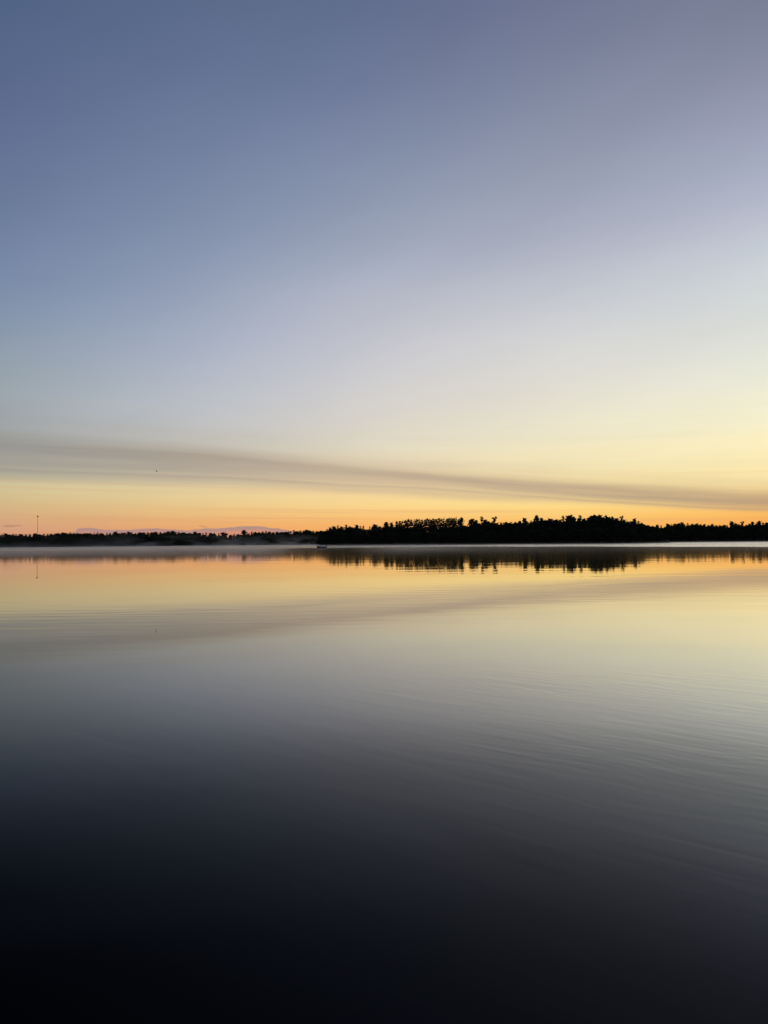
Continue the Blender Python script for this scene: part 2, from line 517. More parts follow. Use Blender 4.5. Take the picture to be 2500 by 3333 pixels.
t.t.links.new(gl.outputs[0], mx.inputs[2])
t.t.links.new(mx.outputs[0], t.node('ShaderNodeOutputMaterial').inputs[0])

# ------------------------------------------------------------------ water and land
mb = MB()
mb.add([(-2500, -400, 0), (2500, -400, 0), (2500, 2200, 0), (-2500, 2200, 0)], [(0, 1, 2, 3)])
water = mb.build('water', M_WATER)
tag(water, 'calm dark lake mirroring the dawn sky', 'water', kind='structure')

D_LEFT, D_ISL, D_RIGHT = 1200.0, 720.0, 1000.0
LAND = [(-3, -0.5), (4, 0.45), (30, 1.1), (160, 2.2), (900, 4.0), (7000, 6.0)]       # distance behind the shoreline, height


def land_z(off):
    return float(np.interp(off, [a for a, b in LAND], [b for a, b in LAND]))


def shore_d(a):
    return float(np.interp(a, [-60, -28, -6, 4, 19, 22, 28, 60], [1150, 1200, 1210, 1180, 1030, 1000, 985, 940]))


random.seed(7)
mb = MB()
azs = [x * 0.5 for x in range(-120, 121)]
jit = [random.uniform(-4, 4) for _ in azs]
for a, j in zip(azs, jit):
    for off, z in LAND:
        r = shore_d(a) + off + j
        mb.v.append((math.sin(math.radians(a)) * r, math.cos(math.radians(a)) * r, z))
n = len(LAND)
for i in range(len(azs) - 1):
    for k in range(n - 1):
        mb.f.append((i * n + k, (i + 1) * n + k, (i + 1) * n + k + 1, i * n + k + 1))
tag(mb.build('ground', M_SOIL, smooth=True), 'low land behind the far shoreline', 'ground', kind='structure')

# the wooded point: a low tongue of land in front of the far shore
A_TIP, A_END = azel(1040, 1770)[0], azel(2185, 1765)[0]


def isl_front(px):
    return float(np.interp(px, [1040, 1500, 1900, 2060, 2180], [745, 750, 700, 690, 760]))


mb = MB()
cols = list(range(1040, 2186, 12))
for i, px in enumerate(cols):
    f = isl_front(px) + random.uniform(-1.5, 1.5)
    depth = 150 * min(1.0, 0.06 + (px - 1040) / 160.0, 0.06 + (2186 - px) / 160.0)
    a = math.radians(azel(px, 1765)[0])
    for fr_, z in ((-0.02, -0.4), (0.04, 0.4), (0.25, 1.0), (0.5, 1.6), (0.8, 1.0), (0.97, 0.3), (1.03, -0.4)):
        r = f + depth * fr_
        mb.v.append((math.sin(a) * r, math.cos(a) * r, z))
for i in range(len(cols) - 1):
    for k in range(6):
        mb.f.append((i * 7 + k, (i + 1) * 7 + k, (i + 1) * 7 + k + 1, i * 7 + k + 1))
tag(mb.build('terrain', M_SOIL, smooth=True), 'low wooded point of land reaching into the lake', 'land', kind='structure')

# ------------------------------------------------------------------ tree prototypes (nominal height 20 m)
TH = 20.0


def clump(mb, rng, c, s, k, flat=0.6):
    for _ in range(k):
        o = Vector((rng.gauss(0, s * .45), rng.gauss(0, s * .45), rng.gauss(0, s * .3 * flat)))
        a = Vector((rng.uniform(-1, 1), rng.uniform(-1, 1), rng.uniform(-1, 1) * flat)).normalized()
        b = a.cross(Vector((rng.uniform(-1, 1), rng.uniform(-1, 1), rng.uniform(-1, 1)))).normalized()
        p = Vector(c) + o
        l, w = s * rng.uniform(.5, .9), s * rng.uniform(.3, .55)
        mb.add([p - a * l, p + b * w, p + a * l, p - b * w], [(0, 1, 2, 3)])


def trunk_mesh(rng, top, r0, limbs, bend=0.3):
    mb = MB()
    bx, by = rng.uniform(-bend, bend), rng.uniform(-bend, bend)
    zs = [-0.6, 0.3, top * .3, top * .6, top * .85, top]
    pts = [(bx * (z / top) ** 2, by * (z / top) ** 2, z) for z in zs]
    mb.tube(pts, [r0 * 1.3, r0, r0 * .8, r0 * .55, r0 * .3, 0.04], 7)
    for p, q, r in limbs:
        mid = (Vector(p) + Vector(q)) / 2 + Vector((0, 0, -.1))
        mb.tube([p, mid, q], [r, r * .7, r * .25], 4, cap=False)
    return mb


def pine(seed, base=.25, wide=3.6, lean=0.0, dens=1.0, irregular=.45, up=.18):
    rng = random.Random(seed)
    cr, limbs = MB(), []
    z = TH * base
    while z < TH * .985:
        f = (z - TH * base) / (TH * (1 - base))
        prof = wide * (min(1, .45 + f * 2.2) * (1 - f) ** .62 + .12)
        for _ in range(rng.choice((2, 3, 3, 4))):
            a = rng.uniform(0, 2 * math.pi)
            L = prof * (1 + rng.uniform(-irregular, irregular))
            x0 = lean * f
            q = (x0 + math.cos(a) * L, math.sin(a) * L, z + L * up * rng.uniform(.3, 2.0))
            p = (x0, 0, z)
            limbs.append((p, q, .07))
            for s in range(max(2, int(L / .75 * dens))):
                tt = rng.uniform(.12, 1.05)
                c = Vector(p).lerp(Vector(q), tt) + Vector((rng.gauss(0, .3), rng.gauss(0, .3), rng.gauss(.1, .22)))
                clump(cr, rng, c, rng.uniform(.7, 1.15), 6, .8)
        z += rng.uniform(.45, .95)
    z = TH * .84
    while z < TH:
        L = (TH - z) * rng.uniform(.28, .5) * wide / 3.0 + .10
        for b in range(4):
            a = rng.uniform(0, 2 * math.pi)
            for tt in (.35, .9):
                clump(cr, rng, (lean * .95 + math.cos(a) * L * tt, math.sin(a) * L * tt, z + L * .15), .25 + .45 * L, 3, .8)
        z += .28
    return trunk_mesh(rng, TH * .98, .30, limbs), cr


def bare_pine(seed, base=.52, wide=2.7, dens=1.0):
    """tall plantation pine: bare stem, open tufted crown with gaps"""
    rng = random.Random(seed)
    cr, limbs = MB(), []
    z = TH * base
    while z < TH * .97:
        f = (z - TH * base) / (TH * (1 - base))
        pr = wide * (.55 + 1.0 * f if f < .45 else 1.0 - (f - .45) * 1.15) + .15
        a0 = rng.uniform(0, 6.28)
        k = rng.choice((3, 4, 4, 5))
        for b in range(k):
            a = a0 + 2 * math.pi * (b + rng.uniform(-.3, .3)) / k
            L = max(.5, pr * rng.uniform(.5, 1.15))
            p, q = (0, 0, z), (math.cos(a) * L, math.sin(a) * L, z + L * rng.uniform(-.05, .3))
            limbs.append((p, q, .06))
            for s in range(max(2, int(L * 2.0 * dens))):
                c = Vector(p).lerp(Vector(q), rng.uniform(.3, 1.05))
                clump(cr, rng, c + Vector((0, 0, .12)), rng.uniform(.65, 1.0), 6, .8)
        z += rng.uniform(.8, 1.5)
    for _ in range(5):       # a few dead snags lower on the stem
        zz = rng.uniform(.25, base) * TH
        a = rng.uniform(0, 2 * math.pi)
        limbs.append(((0, 0, zz), (math.cos(a) * 1.2, math.sin(a) * 1.2, zz + .1), .035))
    clump(cr, rng, (0, 0, TH * .985), .7, 10, 1.0)
    return trunk_mesh(rng, TH * .98, .36, limbs, .5), cr


def topknot_pine(seed, split=False):
    """old pine with a bare upper stem and tufts of foliage at the very top"""
    rng = random.Random(seed)
    cr, limbs = MB(), []
    heads = [(0, 0, .955, 1.15), (.3, .2, .90, .9)] if not split else [(-1.2, 0, .95, 1.0), (1.3, .3, .97, .95), (.2, 0, .90, .9)]
    heads += [(rng.uniform(-2.4, 2.4), rng.uniform(-1, 1), rng.uniform(.78, .9), .9) for _ in range(3)]
    for hx, hy, hz, hr in heads:
        q = (hx, hy, TH * hz)
        limbs.append(((0, 0, TH * (hz - .07)), q, .08))
        for _ in range(int(14 * hr)):
            c = Vector(q) + Vector((rng.gauss(0, hr * .5), rng.gauss(0, hr * .5), rng.gauss(0, hr * .5)))
            clump(cr, rng, c, .6, 6, 1.0)
    z = TH * .3
    while z < TH * .74:
        for _ in range(3):
            a = rng.uniform(0, 6.28)
            L = rng.uniform(1.2, 3.4)
            p, q = (0, 0, z), (math.cos(a) * L, math.sin(a) * L, z + L * .3)
            limbs.append((p, q, .07))
            for _ in range(int(L * 2)):
                clump(cr, rng, Vector(p).lerp(Vector(q), rng.uniform(.4, 1.05)), .9, 6, .6)
        z += rng.uniform(.7, 1.3)
    return trunk_mesh(rng, TH * .95, .30, limbs), cr


def spruce(seed, wide=3.0, dens=1.0):
    rng = random.Random(seed)
    cr, limbs = MB(), []
    z = TH * .06
    while z < TH * .985:
        f = z / TH
        prof = wide * (1 - f) ** .72 * rng.uniform(.8, 1.15) + .18
        k = max(3, int(7 * (1 - f) + 3))
        for j in range(k):
            a = 2 * math.pi * (j + rng.random()) / k
            L = prof * rng.uniform(.7, 1.15)
            p, q = (0, 0, z), (math.cos(a) * L, math.sin(a) * L, z - L * .22)
            if j % 2 == 0:
                limbs.append((p, q, .04))
            for s in range(max(1, int(L * 1.5 * dens))):
                clump(cr, rng, Vector(p).lerp(Vector(q), rng.uniform(.25, 1.05)), rng.uniform(.55, .85), 4, .7)
        z += rng.uniform(.5, .85)
    clump(cr, rng, (0, 0, TH * .97), .38, 8, 2.4)
    return trunk_mesh(rng, TH * .985, .22, limbs, .1), cr


def leafy(seed, wide=4.2, base=.12, n=900):
    rng = random.Random(seed)
    cr, limbs, lobes = MB(), [], []
    for i in range(15):
        f = rng.uniform(base + .08, .9)
        rad = wide * math.sqrt(max(.05, 1 - ((f - .52) / .5) ** 2)) * rng.uniform(.25, .8)
        a = rng.uniform(0, 6.28)
        lobes.append((Vector((math.cos(a) * rad, math.sin(a) * rad, f * TH)), rng.uniform(1.3, 2.5)))
    lobes.append((Vector((0, 0, TH * .92)), 1.4))
    for c, r in lobes:
        limbs.append(((0, 0, max(.8, c.z - 3.2)), tuple(c), .08))
    for _ in range(n):
        c, r = rng.choice(lobes)
        d = Vector((rng.gauss(0, 1), rng.gauss(0, 1), rng.gauss(0, 1))).normalized()
        clump(cr, rng, c + d * r * rng.uniform(.55, 1.0), rng.uniform(.5, .85), 2, 1.0)
    return trunk_mesh(rng, TH * .82, .26, limbs, .4), cr


PROTO = {}


def reg(kind, builder, mat):
    tr, cr = builder
    PROTO.setdefault(kind, []).append((tr.mesh('trunk', M_BARK), cr.mesh('crown', mat), cr))


for s in range(6):
    reg('pine', pine(100 + s, base=.22 + .04 * (s % 3), wide=3.0 + .35 * (s % 4), lean=(-.6, 0, .5)[s % 3]), M_PINE)
for s in range(4):
    reg('flat_pine', pine(140 + s, base=.3, wide=3.9, irregular=.6, up=.12, dens=1.35), M_PINE)
for s in range(7):
    reg('bare_pine', bare_pine(200 + s, base=.46 + .03 * (s % 4), wide=2.4 + .2 * (s % 3)), M_PINE)
for s in range(3):
    reg('topknot', topknot_pine(300 + s, split=(s == 1)), M_PINE)
for s in range(6):
    reg('spruce', spruce(400 + s, wide=2.7 + .3 * (s % 3)), M_SPRUCE)
for s in range(6):
    reg('leafy', leafy(500 + s, wide=3.6 + .4 * (s % 3)), M_LEAF)
NAME = {'pine': 'pine_tree', 'flat_pine': 'pine_tree', 'bare_pine': 'pine_tree', 'topknot': 'pine_tree', 'spruce': 'spruce_tree', 'leafy': 'leafy_tree'}
rng = random.Random(42)


def plant(kind, px, py, dist, zbase, label, group=None, wmul=1.0, variant=None):
    """one tree: base at the column px and the distance, top at the row py"""
    p = ground_pt(px, dist)
    h = height_at(px, py, dist) - zbase
    if h < 1.0:
        return None
    var = PROTO[kind][variant if variant is not None else rng.randrange(len(PROTO[kind]))]
    root = empty(NAME[kind], (p.x, p.y, zbase))
    root.rotation_euler = (0, 0, rng.uniform(0, 6.28) if variant is None else 0.0)
    sz = h / TH
    sw = wmul * max(.55, min(1.4, .35 + .65 * sz)) * rng.uniform(.9, 1.12)
    root.scale = (sw, sw, sz)
    link('trunk', var[0], root)
    link('crown', var[1], root)
    tag(root, label, 'tree', group)
    return root


def prof(lst):
    xs, ys = [a for a, b in lst], [b for a, b in lst]
    return lambda x: float(np.interp(x, xs, ys))


BASE_L = prof([(-250, 1743), (0, 1742), (140, 1741), (180, 1740), (200, 1736), (240, 1737), (330, 1738), (370, 1735), (450, 1735), (520, 1734),
               (600, 1735), (660, 1738), (740, 1742), (780, 1739), (810, 1736), (840, 1734), (900, 1733), (1000, 1729), (1080, 1730)])
BASE_I = prof([(1037, 1746), (1045, 1734), (1060, 1726), (1075, 1720), (1100, 1717), (1150, 1718), (1195, 1721), (1247, 1718), (1260, 1713),
               (1300, 1712), (1350, 1715), (1400, 1712), (1450, 1715), (1500, 1712), (1518, 1710), (1545, 1705), (1600, 1703), (1630, 1704), (1655, 1705), (1690, 1701),
               (1722, 1704), (1740, 1696), (1775, 1695), (1800, 1692), (1825, 1695), (1877, 1698), (1912, 1694), (1940, 1687), (1985, 1687),
               (2010, 1696), (2040, 1698), (2060, 1700), (2090, 1707), (2110, 1713), (2185, 1717)])
BASE_R = prof([(2100, 1716), (2165, 1716), (2180, 1708), (2240, 1707), (2285, 1710), (2310, 1712), (2345, 1713), (2372, 1714), (2390, 1707),
               (2430, 1709), (2470, 1705), (2500, 1706), (2760, 1704)])

KINDWORD = {'pine': 'ragged pine', 'flat_pine': 'broad pine', 'bare_pine': 'bare-stemmed pine', 'topknot': 'tufted pine', 'spruce': 'pointed spruce', 'leafy': 'rounded leafy tree'}


def place_word(region, px):
    if region == 'L':
        for lim, w in ((60, 'under the small dark clouds'), (118, 'left of the mast'), (240, 'right of the mast'), (460, 'under the pink cloud edge'),
                       (640, 'right of the slightly taller pine'), (785, 'left of the tallest far pine'), (900, 'right of the tallest far pine')):
            if px < lim:
                return 'far shore ' + w
        return 'far shore beside the point'
    if region == 'I':
        for lim, w in ((1135, "point's rounded left tip"), (1250, 'low left part of the point'), (1380, 'left half of the open pine row'), (1515, 'right half of the open pine row'),
                       (1640, 'tuft-topped pines of the point'), (1735, 'dip in the middle of the point'), (1880, 'first tall clump of the point'),
                       (2040, 'flat-topped tallest clump of the point')):
            if px < lim:
                return w
        return "point's right-hand slope"
    return 'right far shore, lower stand' if px < 2376 else 'right far shore, higher stand'


def grp(row, kind, region, px):
    lab = {'sky': 'skyline %s, %s', 'mid': '%s just under the skyline, %s', 'front': 'low %s at the waterline, %s'}[row]
    w = place_word(region, px)
    return lab % (KINDWORD[kind], w), '%s trees, %s' % ({'sky': 'skyline', 'mid': 'inner', 'front': 'waterside'}[row], w)


# --- skyline trees read off the photograph: column, row of the top, kind, width factor, own label
SKY_L = [(-180, 1739), (-130, 1737), (-85, 1739), (-40, 1738), (6, 1738), (17, 1736.5), (30, 1739), (43, 1737), (52, 1738), (70, 1738.5), (85, 1738), (97, 1737), (113, 1736.5), (128, 1738),
         (143, 1737), (155, 1737), (168, 1737.5), (178, 1736), (190, 1734), (204, 1733.5), (213, 1734), (228, 1732.5), (239, 1733), (252, 1736), (262, 1735),
         (273, 1734.5), (283, 1736), (294, 1735), (306, 1733.5), (318, 1733), (330, 1736), (348, 1734), (358, 1733), (375, 1731), (386, 1735), (395, 1732.5), (406, 1733),
         (418, 1731.5), (428, 1732), (441, 1734), (455, 1733), (468, 1731.5), (481, 1732), (494, 1731), (508, 1731.5), (522, 1730), (536, 1731),
         (548, 1730), (560, 1728), (572, 1730.5), (583, 1732), (598, 1733), (612, 1735), (624, 1736), (637, 1731), (650, 1735), (660, 1734.5), (671, 1733),
         (685, 1735), (698, 1733.5), (712, 1735), (727, 1733), (735, 1735), (751, 1740), (763, 1737), (775, 1739), (808, 1737), (820, 1729.5), (833, 1732), (843, 1731),
         (855, 1729), (866, 1727.5), (878, 1731), (890, 1732), (903, 1730.5), (915, 1732), (927, 1731), (940, 1729), (957, 1724.5), (966, 1729),
         (978, 1726), (988, 1727), (998, 1724.5), (1009, 1726), (1020, 1727.5), (1032, 1728), (1046, 1727.5), (1060, 1728)]
seq = ['spruce', 'pine', 'spruce', 'leafy', 'pine', 'spruce', 'spruce', 'pine', 'leafy']
for i, (x, y) in enumerate(SKY_L):
    k = seq[(i * 5 + i // 7) % len(seq)]
    off = rng.uniform(6, 25)
    lab, gr = grp('sky', k, 'L', x)
    plant(k, x, y, D_LEFT + off + 5, land_z(off) - .1, lab, gr, 1.75 if k != 'leafy' else 1.3)
plant('pine', 795, 1725.5, D_LEFT + 16, land_z(11) - .1, 'tallest pine on the misty far shore, its broad dark top clear of the others', None, 1.5, 1)
plant('pine', 561, 1728.2, D_LEFT + 14, land_z(9) - .1, 'slightly taller ragged pine under the lilac cloud on the misty far shore', None, 1.2, 2)

SKY_I = [(1049, 1731, 'leafy', .8), (1058, 1727, 'leafy', .8), (1065, 1720, 'spruce', .9), (1075, 1717, 'leafy', .8), (1086, 1714, 'pine', .9), (1112, 1714, 'leafy', .9),
         (1138, 1714, 'pine', .9), (1150, 1716, 'leafy', .8), (1162, 1709, 'pine', .95), (1173, 1711, 'spruce', 1), (1183, 1709.5, 'spruce', .9), (1204, 1713, 'spruce', .9), (1213, 1714, 'pine', .8),
         (1235, 1712.5, 'leafy', .9), (1245, 1716, 'leafy', .8),
         (1503, 1684.5, 'pine', .8), (1536, 1689.5, 'pine', 1), (1551, 1694, 'leafy', 1), (1580, 1692, 'pine', 1), (1592, 1696, 'leafy', .9), (1622, 1700, 'leafy', .9), (1633, 1701, 'pine', .8), (1648, 1698, 'leafy', 1),
         (1664, 1701, 'leafy', .9), (1680, 1698, 'leafy', 1), (1694, 1696, 'pine', .9), (1730, 1694, 'leafy', 1), (1765, 1686.5, 'pine', .9), (1777, 1691, 'leafy', .9), (1787, 1688.5, 'leafy', 1), (1798, 1687.5, 'leafy', 1.1),
         (1812, 1690, 'leafy', .9), (1823, 1693, 'pine', .9), (1849, 1680, 'pine', .9), (1868, 1683, 'pine', 1), (1885, 1687, 'leafy', .9), (1904, 1688, 'pine', .9), (1917, 1685, 'pine', .8),
         (1926, 1680, 'pine', 1.0), (1945, 1679, 'flat_pine', .9), (1966, 1684, 'pine', .9), (1985, 1683.5, 'pine', .9), (1994, 1683, 'flat_pine', .7), (2005, 1688, 'pine', .9), (2015, 1692, 'leafy', .9),
         (2033, 1692, 'pine', .9), (2046, 1696.5, 'leafy', .9), (2058, 1697, 'leafy', .9), (2080, 1694, 'leafy', 1), (2090, 1700, 'leafy', .9), (2100, 1706, 'leafy', .8), (2112, 1710, 'leafy', .8),
         (2126, 1711, 'leafy', .8), (2140, 1708, 'leafy', .9), (2153, 1709.5, 'leafy', .9), (2166, 1714, 'leafy', .8)]
for n_i, (x, y, k, w) in enumerate(SKY_I):
    if k == 'leafy' and n_i % 3 != 1:
        k, w = ('spruce', 'pine')[n_i % 2], w * .95
    off = rng.uniform(10, 26)
    lab, gr = grp('sky', k, 'I', x)
    plant(k, x, y, isl_front(x) + off * (.4 if x < 1100 else 1), .8, lab, gr, w * 1.12)
OWN_I = [(1100, 1709.5, 'spruce', 1.0, 0, 'first tall spruce behind the rounded left tip of the wooded point'),
         (1127, 1707.5, 'topknot', .8, 0, 'short pine with a flared tuft near the left tip of the point'),
         (1224, 1707.5, 'pine', 1.2, 3, 'dark broad-based pine just left of the row of open-crowned pines'),
         (1258, 1700, 'pine', 1.1, 4, 'bushy pine at the left end of the row of open-crowned pines'),
         (1274, 1701.5, 'pine', .9, 5, 'open pine second from the left end of the tall pine row'),
         (1570, 1683.5, 'topknot', .75, 2, 'slim pine with one small round tuft, just right of the tall pine row'),
         (1611, 1683, 'topknot', .85, 1, 'leaning forked pine with tufted arms standing alone above the middle of the point'),
         (1709, 1686.5, 'flat_pine', .85, 0, 'broad-crowned pine alone above the middle of the point'),
         (1749, 1679, 'flat_pine', .8, 1, 'pine with a peaked layered top left of the tallest clump'),
         (1834, 1678.5, 'topknot', .8, 0, 'pine with a small tuft on a bare stem, left of the tallest clump'),
         (1859, 1676.5, 'flat_pine', .75, 2, 'bulky pine with a rounded top next to the bare-stemmed tufted pine'),
         (1891, 1679, 'topknot', .7, 2, 'narrow spiky pine in the gap between the two bulky crowns'),
         (1936, 1675.5, 'flat_pine', 1.0, 3, 'tallest broad flat-topped pine of the wooded point'),
         (1955, 1676.5, 'flat_pine', .85, 0, 'broad pine touching the right side of the tallest flat-topped pine'),
         (1974, 1676.5, 'topknot', .75, 0, 'pine with an upright tuft right of the flat-topped pines'),
         (2025, 1680.5, 'topknot', .7, 1, 'pine with a two-armed Y-shaped top near the right end of the tall clump'),
         (2069, 1688.5, 'pine', .9, 0, 'last high pine before the point slopes down to the right')]
for x, y, k, w, vnt, lab in OWN_I:
    plant(k, x, y, isl_front(x) + rng.uniform(8, 20), .8, lab, None, w * 1.08, vnt)
# the row of tall open pines with the sky showing between their stems
x = 1291
ytop = prof([(1285, 1696), (1293, 1693), (1310, 1694), (1333, 1688.5), (1365, 1689), (1395, 1687.5), (1440, 1685.5), (1497, 1684.5)])
row = []
while x < 1500:
    row.append(x)
    x += rng.uniform(6.5, 11)
ORD = ['first', 'second', 'third', 'fourth', 'fifth', 'sixth', 'seventh', 'eighth', 'ninth', 'tenth', 'eleventh', 'twelfth', 'thirteenth', 'fourteenth', 'fifteenth']
for i, x in enumerate(row):
    k, side = (i, 'left') if i < len(row) - 1 - i else (len(row) - 1 - i, 'right')
    plant('bare_pine', x, ytop(x) + rng.uniform(-1, 3.5), isl_front(x) + rng.uniform(10, 32), .9,
          '%s bare-stemmed tall pine from the %s end of the open row' % (ORD[k], side), 'open-crowned pines in a row on the point', rng.uniform(.72, .95))

SKY_R = [(2177, 1705, 'pine', .9), (2187, 1705, 'leafy', .8), (2198, 1703, 'leafy', 1), (2212, 1704, 'pine', .9), (2224, 1701, 'pine', .9), (2240, 1701, 'leafy', 1), (2255, 1703.5, 'leafy', .9),
         (2267, 1704.5, 'pine', .9), (2281, 1705.5, 'leafy', .9), (2295, 1706.5, 'pine', .8), (2308, 1708, 'leafy', .8), (2320, 1706, 'pine', .9), (2333, 1708.5, 'leafy', .8), (2347, 1710, 'pine', .8), (2358, 1707.5, 'leafy', .8), (2369, 1710, 'leafy', .7),
         (2396, 1701.5, 'leafy', .9), (2407, 1703, 'leafy', .9), (2431, 1707, 'leafy', .8), (2440, 1705, 'pine', .8), (2464, 1703, 'leafy', .8), (2486, 1699.5, 'leafy', 1), (2497, 1701.5, 'pine', .9), (2512, 1700, 'pine', 1),
         (2540, 1698, 'leafy', 1), (2570, 1701, 'pine', 1), (2610, 1697, 'pine', 1), (2650, 1700, 'leafy', 1), (2700, 1697, 'pine', 1)]
for n_i, (x, y, k, w) in enumerate(SKY_R):
    if k == 'leafy' and n_i % 2:
        k, w = 'spruce', w * .9
    off = rng.uniform(8, 25)
    lab, gr = grp('sky', k, 'R', x)
    plant(k, x, y, shore_d(azel(x, 1760)[0]) + off + 4, land_z(off) - .1, lab, gr, w * 1.25)
for x, y, k, w, vnt, lab in [(2384, 1697, 'pine', .9, 1, 'pine peaking at the left end of the high stand on the right-hand shore'),
                             (2418, 1698, 'topknot', .8, 1, 'small-topped pine in the middle of the high stand on the right-hand shore'),
                             (2450, 1699, 'pine', .8, 2, 'slim pine in the dip near the right edge of the far shore'),
                             (2474, 1696, 'pine', .9, 4, 'highest pine near the right edge of the far shore')]:
    plant(k, x, y, shore_d(azel(x, 1760)[0]) + 14, land_z(10) - .1, lab, None, w * 1.08, vnt)

# --- rows just below the skyline and along the water
for region, x0, x1, base, step in (('L', -160, 1075, BASE_L, 11.0), ('I', 1056, 2180, BASE_I, 9.0), ('R', 2170, 2700, BASE_R, 15.0)):
    x = x0
    while x < x1:
        k = rng.choice(('leafy', 'pine', 'spruce', 'pine', 'spruce'))
        off = rng.uniform(3, 9)
        fr = D_LEFT if region == 'L' else (isl_front(x) if region == 'I' else shore_d(azel(x, 1760)[0]))
        lab, gr = grp('mid', k, region, x)
        plant(k, x, base(x) + rng.uniform(-2.5, 2.5) if region == 'L' else base(x) + rng.uniform(-1.5, 3.5), fr + off + 5, .6, lab, gr, 1.5)
        x += step * rng.uniform(.7, 1.3)
    x = x0
    while x < x1:
        k = rng.choice(('leafy', 'leafy', 'leafy', 'spruce'))
        fr = D_LEFT if region == 'L' else (isl_front(x) if region == 'I' else shore_d(azel(x, 1760)[0]))
        lab, gr = grp('front', k, region, x)
        yb = 1783 - (x / 2500.0) * 22
        plant(k, x, base(x) + (yb - base(x)) * rng.uniform(.25, .6), fr + 3.5, .05, lab, gr, 1.75)
        x += step * 1.2 * rng.uniform(.75, 1.2)
# the tip: bushes hanging out over the water
for x, y, w, d in ((1039, 1752, 1.0, 747), (1044, 1740, 1.0, 748), (1050, 1738, 1.2, 746), (1042, 1757, 1.3, 745)):
    plant('leafy', x, y, d, .1, 'leafy bush-like tree overhanging the water at the left tip of the point', 'overhanging trees at the tip of the point', w)


# --- the solid wood behind, one mass per shore
def wood(label, x0, x1, base, front, step, depth, rows):
    vs, fs, n = [], [], 0
    for rw in range(rows):
        x = x0
        while x < x1:
            k = rng.choice(('leafy', 'leafy', 'spruce'))
            cr = PROTO[k][rng.randrange(len(PROTO[k]))][2]
            off = 8 + depth * (rw + rng.random()) / rows
            dist = front(x) + off
            p = ground_pt(x, dist)
            zb = .5
            h = (height_at(x, base(x) + rng.uniform(1, 7), dist) - zb) * (1.0, rng.uniform(.3, .45), rng.uniform(.6, .95))[rw % 3]
            sz = h / TH
            sw = 1.45 * max(.6, min(1.3, .3 + .7 * sz))
            a = rng.uniform(0, 6.28)
            co = np.array(cr.v) * (sw, sw, sz)
            c, s = math.cos(a), math.sin(a)
            co = np.stack([co[:, 0] * c - co[:, 1] * s + p.x, co[:, 0] * s + co[:, 1] * c + p.y, co[:, 2] + zb], 1)
            f = np.array(cr.f) + n
            vs.append(co)
            fs.append(f)
            n += len(co)
            x += step * rng.uniform(.7, 1.3)
    co, f = np.concatenate(vs), np.concatenate(fs)
    me = bpy.data.meshes.new('forest')
    me.vertices.add(len(co))
    me.vertices.foreach_set('co', co.ravel())
    me.loops.add(len(f) * 4)
    me.loops.foreach_set('vertex_index', f.ravel())
    me.polygons.add(len(f))
    me.polygons.foreach_set('loop_start', np.arange(len(f)) * 4)
    me.update()
    me.validate()
    me.materials.append(M_LEAF)
    tag(link('forest', me), label, 'forest', kind='stuff')


wood('dense dark wood behind the tree line of the misty far shore', -260, 1090, BASE_L, lambda x: D_LEFT, 13, 45, 6)
wood('dense black wood filling the wooded point', 1062, 2170, BASE_I, lambda x: isl_front(x) + 4, 15, 40, 6)
wood('dense dark wood behind the right-hand far shore', 2120, 2760, BASE_R, lambda x: shore_d(azel(x, 1760)[0]), 14, 45, 6)

# ------------------------------------------------------------------ mast far behind the left shore
MD = 2600.0
zt = height_at(122, 1679, MD)
zg = 5.0
mp = ground_pt(122, MD)
mast = empty('radio_mast', (mp.x, mp.y, zg))
tag(mast, 'tall thin radio mast with a small flared head above the far trees at left', 'mast')
H = zt - zg
mb = MB()
mb.tube([(0, 0, -1), (0, 0, H * .5), (0, 0, H - 4.2)], [.62, .52, .42], 12)
mb.build('mast_pole', M_STEEL, mast, True)
mb = MB()
mb.tube([(0, 0, H - 4.6), (0, 0, H - 2.2), (0, 0, H - 1.9)], [.8, 2.4, 2.7], 12)
mb.build('antenna_platform', M_DARKMETAL, mast)
for k in range(9):
    a = 2 * math.pi * k / 9
    mb = MB()
    mb.box((0, 0, 0), (.7, .35, 2.2))
    o = mb.build('antenna_panel', M_DARKMETAL, mast, loc=(math.cos(a) * 2.5, math.sin(a) * 2.5, H - .8))
    o.rotation_euler = (0, 0, a + math.pi / 2)
mb = MB()
mb.tube([(0, 0, H - 1.9), (0, 0, H + 1.2)], [.3, .08], 6)
mb.build('lightning_rod', M_DARKMETAL, mast)

# ------------------------------------------------------------------ the boat off the point
BD = 372.0
bp = ground_pt(1047, BD)
boat = empty('motorboat', (bp.x, bp.y, 0.0))
boat.rotation_euler = (0, 0, math.radians(180 - 3))          # bow to the left
tag(boat, 'small open motorboat with a pale deck floating off the left tip of the wooded point', 'boat')
L = 4.8
sec = []
for i in range(13):
    s = i / 12.0
    x = -L / 2 + L * s
    bw = .95 * (1 - max(0, (s - .45) / .55) ** 2.4) if s > .45 else .95 - .08 * (1 - s / .45)
    bw = max(bw, .03)
    sheer = .55 + .35 * max(0, s - .35) ** 1.5 * 2
    keel = -.22 + (max(0, s - .7) / .3) ** 2 * .55
    sec.append((x, bw, sheer, keel))
mb = MB()
for x, bw, sh, k in sec:
    mb.v += [(x, -bw, sh), (x, -bw * .93, sh * .45), (x, -bw * .78, k * .35), (x, 0, k), (x, bw * .78, k * .35), (x, bw * .93, sh * .45), (x, bw, sh)]
for i in range(12):
    for k in range(6):
        mb.f.append((i * 7 + k, i * 7 + k + 1, (i + 1) * 7 + k + 1, (i + 1) * 7 + k))
mb.f.append((0, 1, 2, 3, 4, 5, 6))
mb.build('hull', M_HULL, boat, True)
mb = MB()
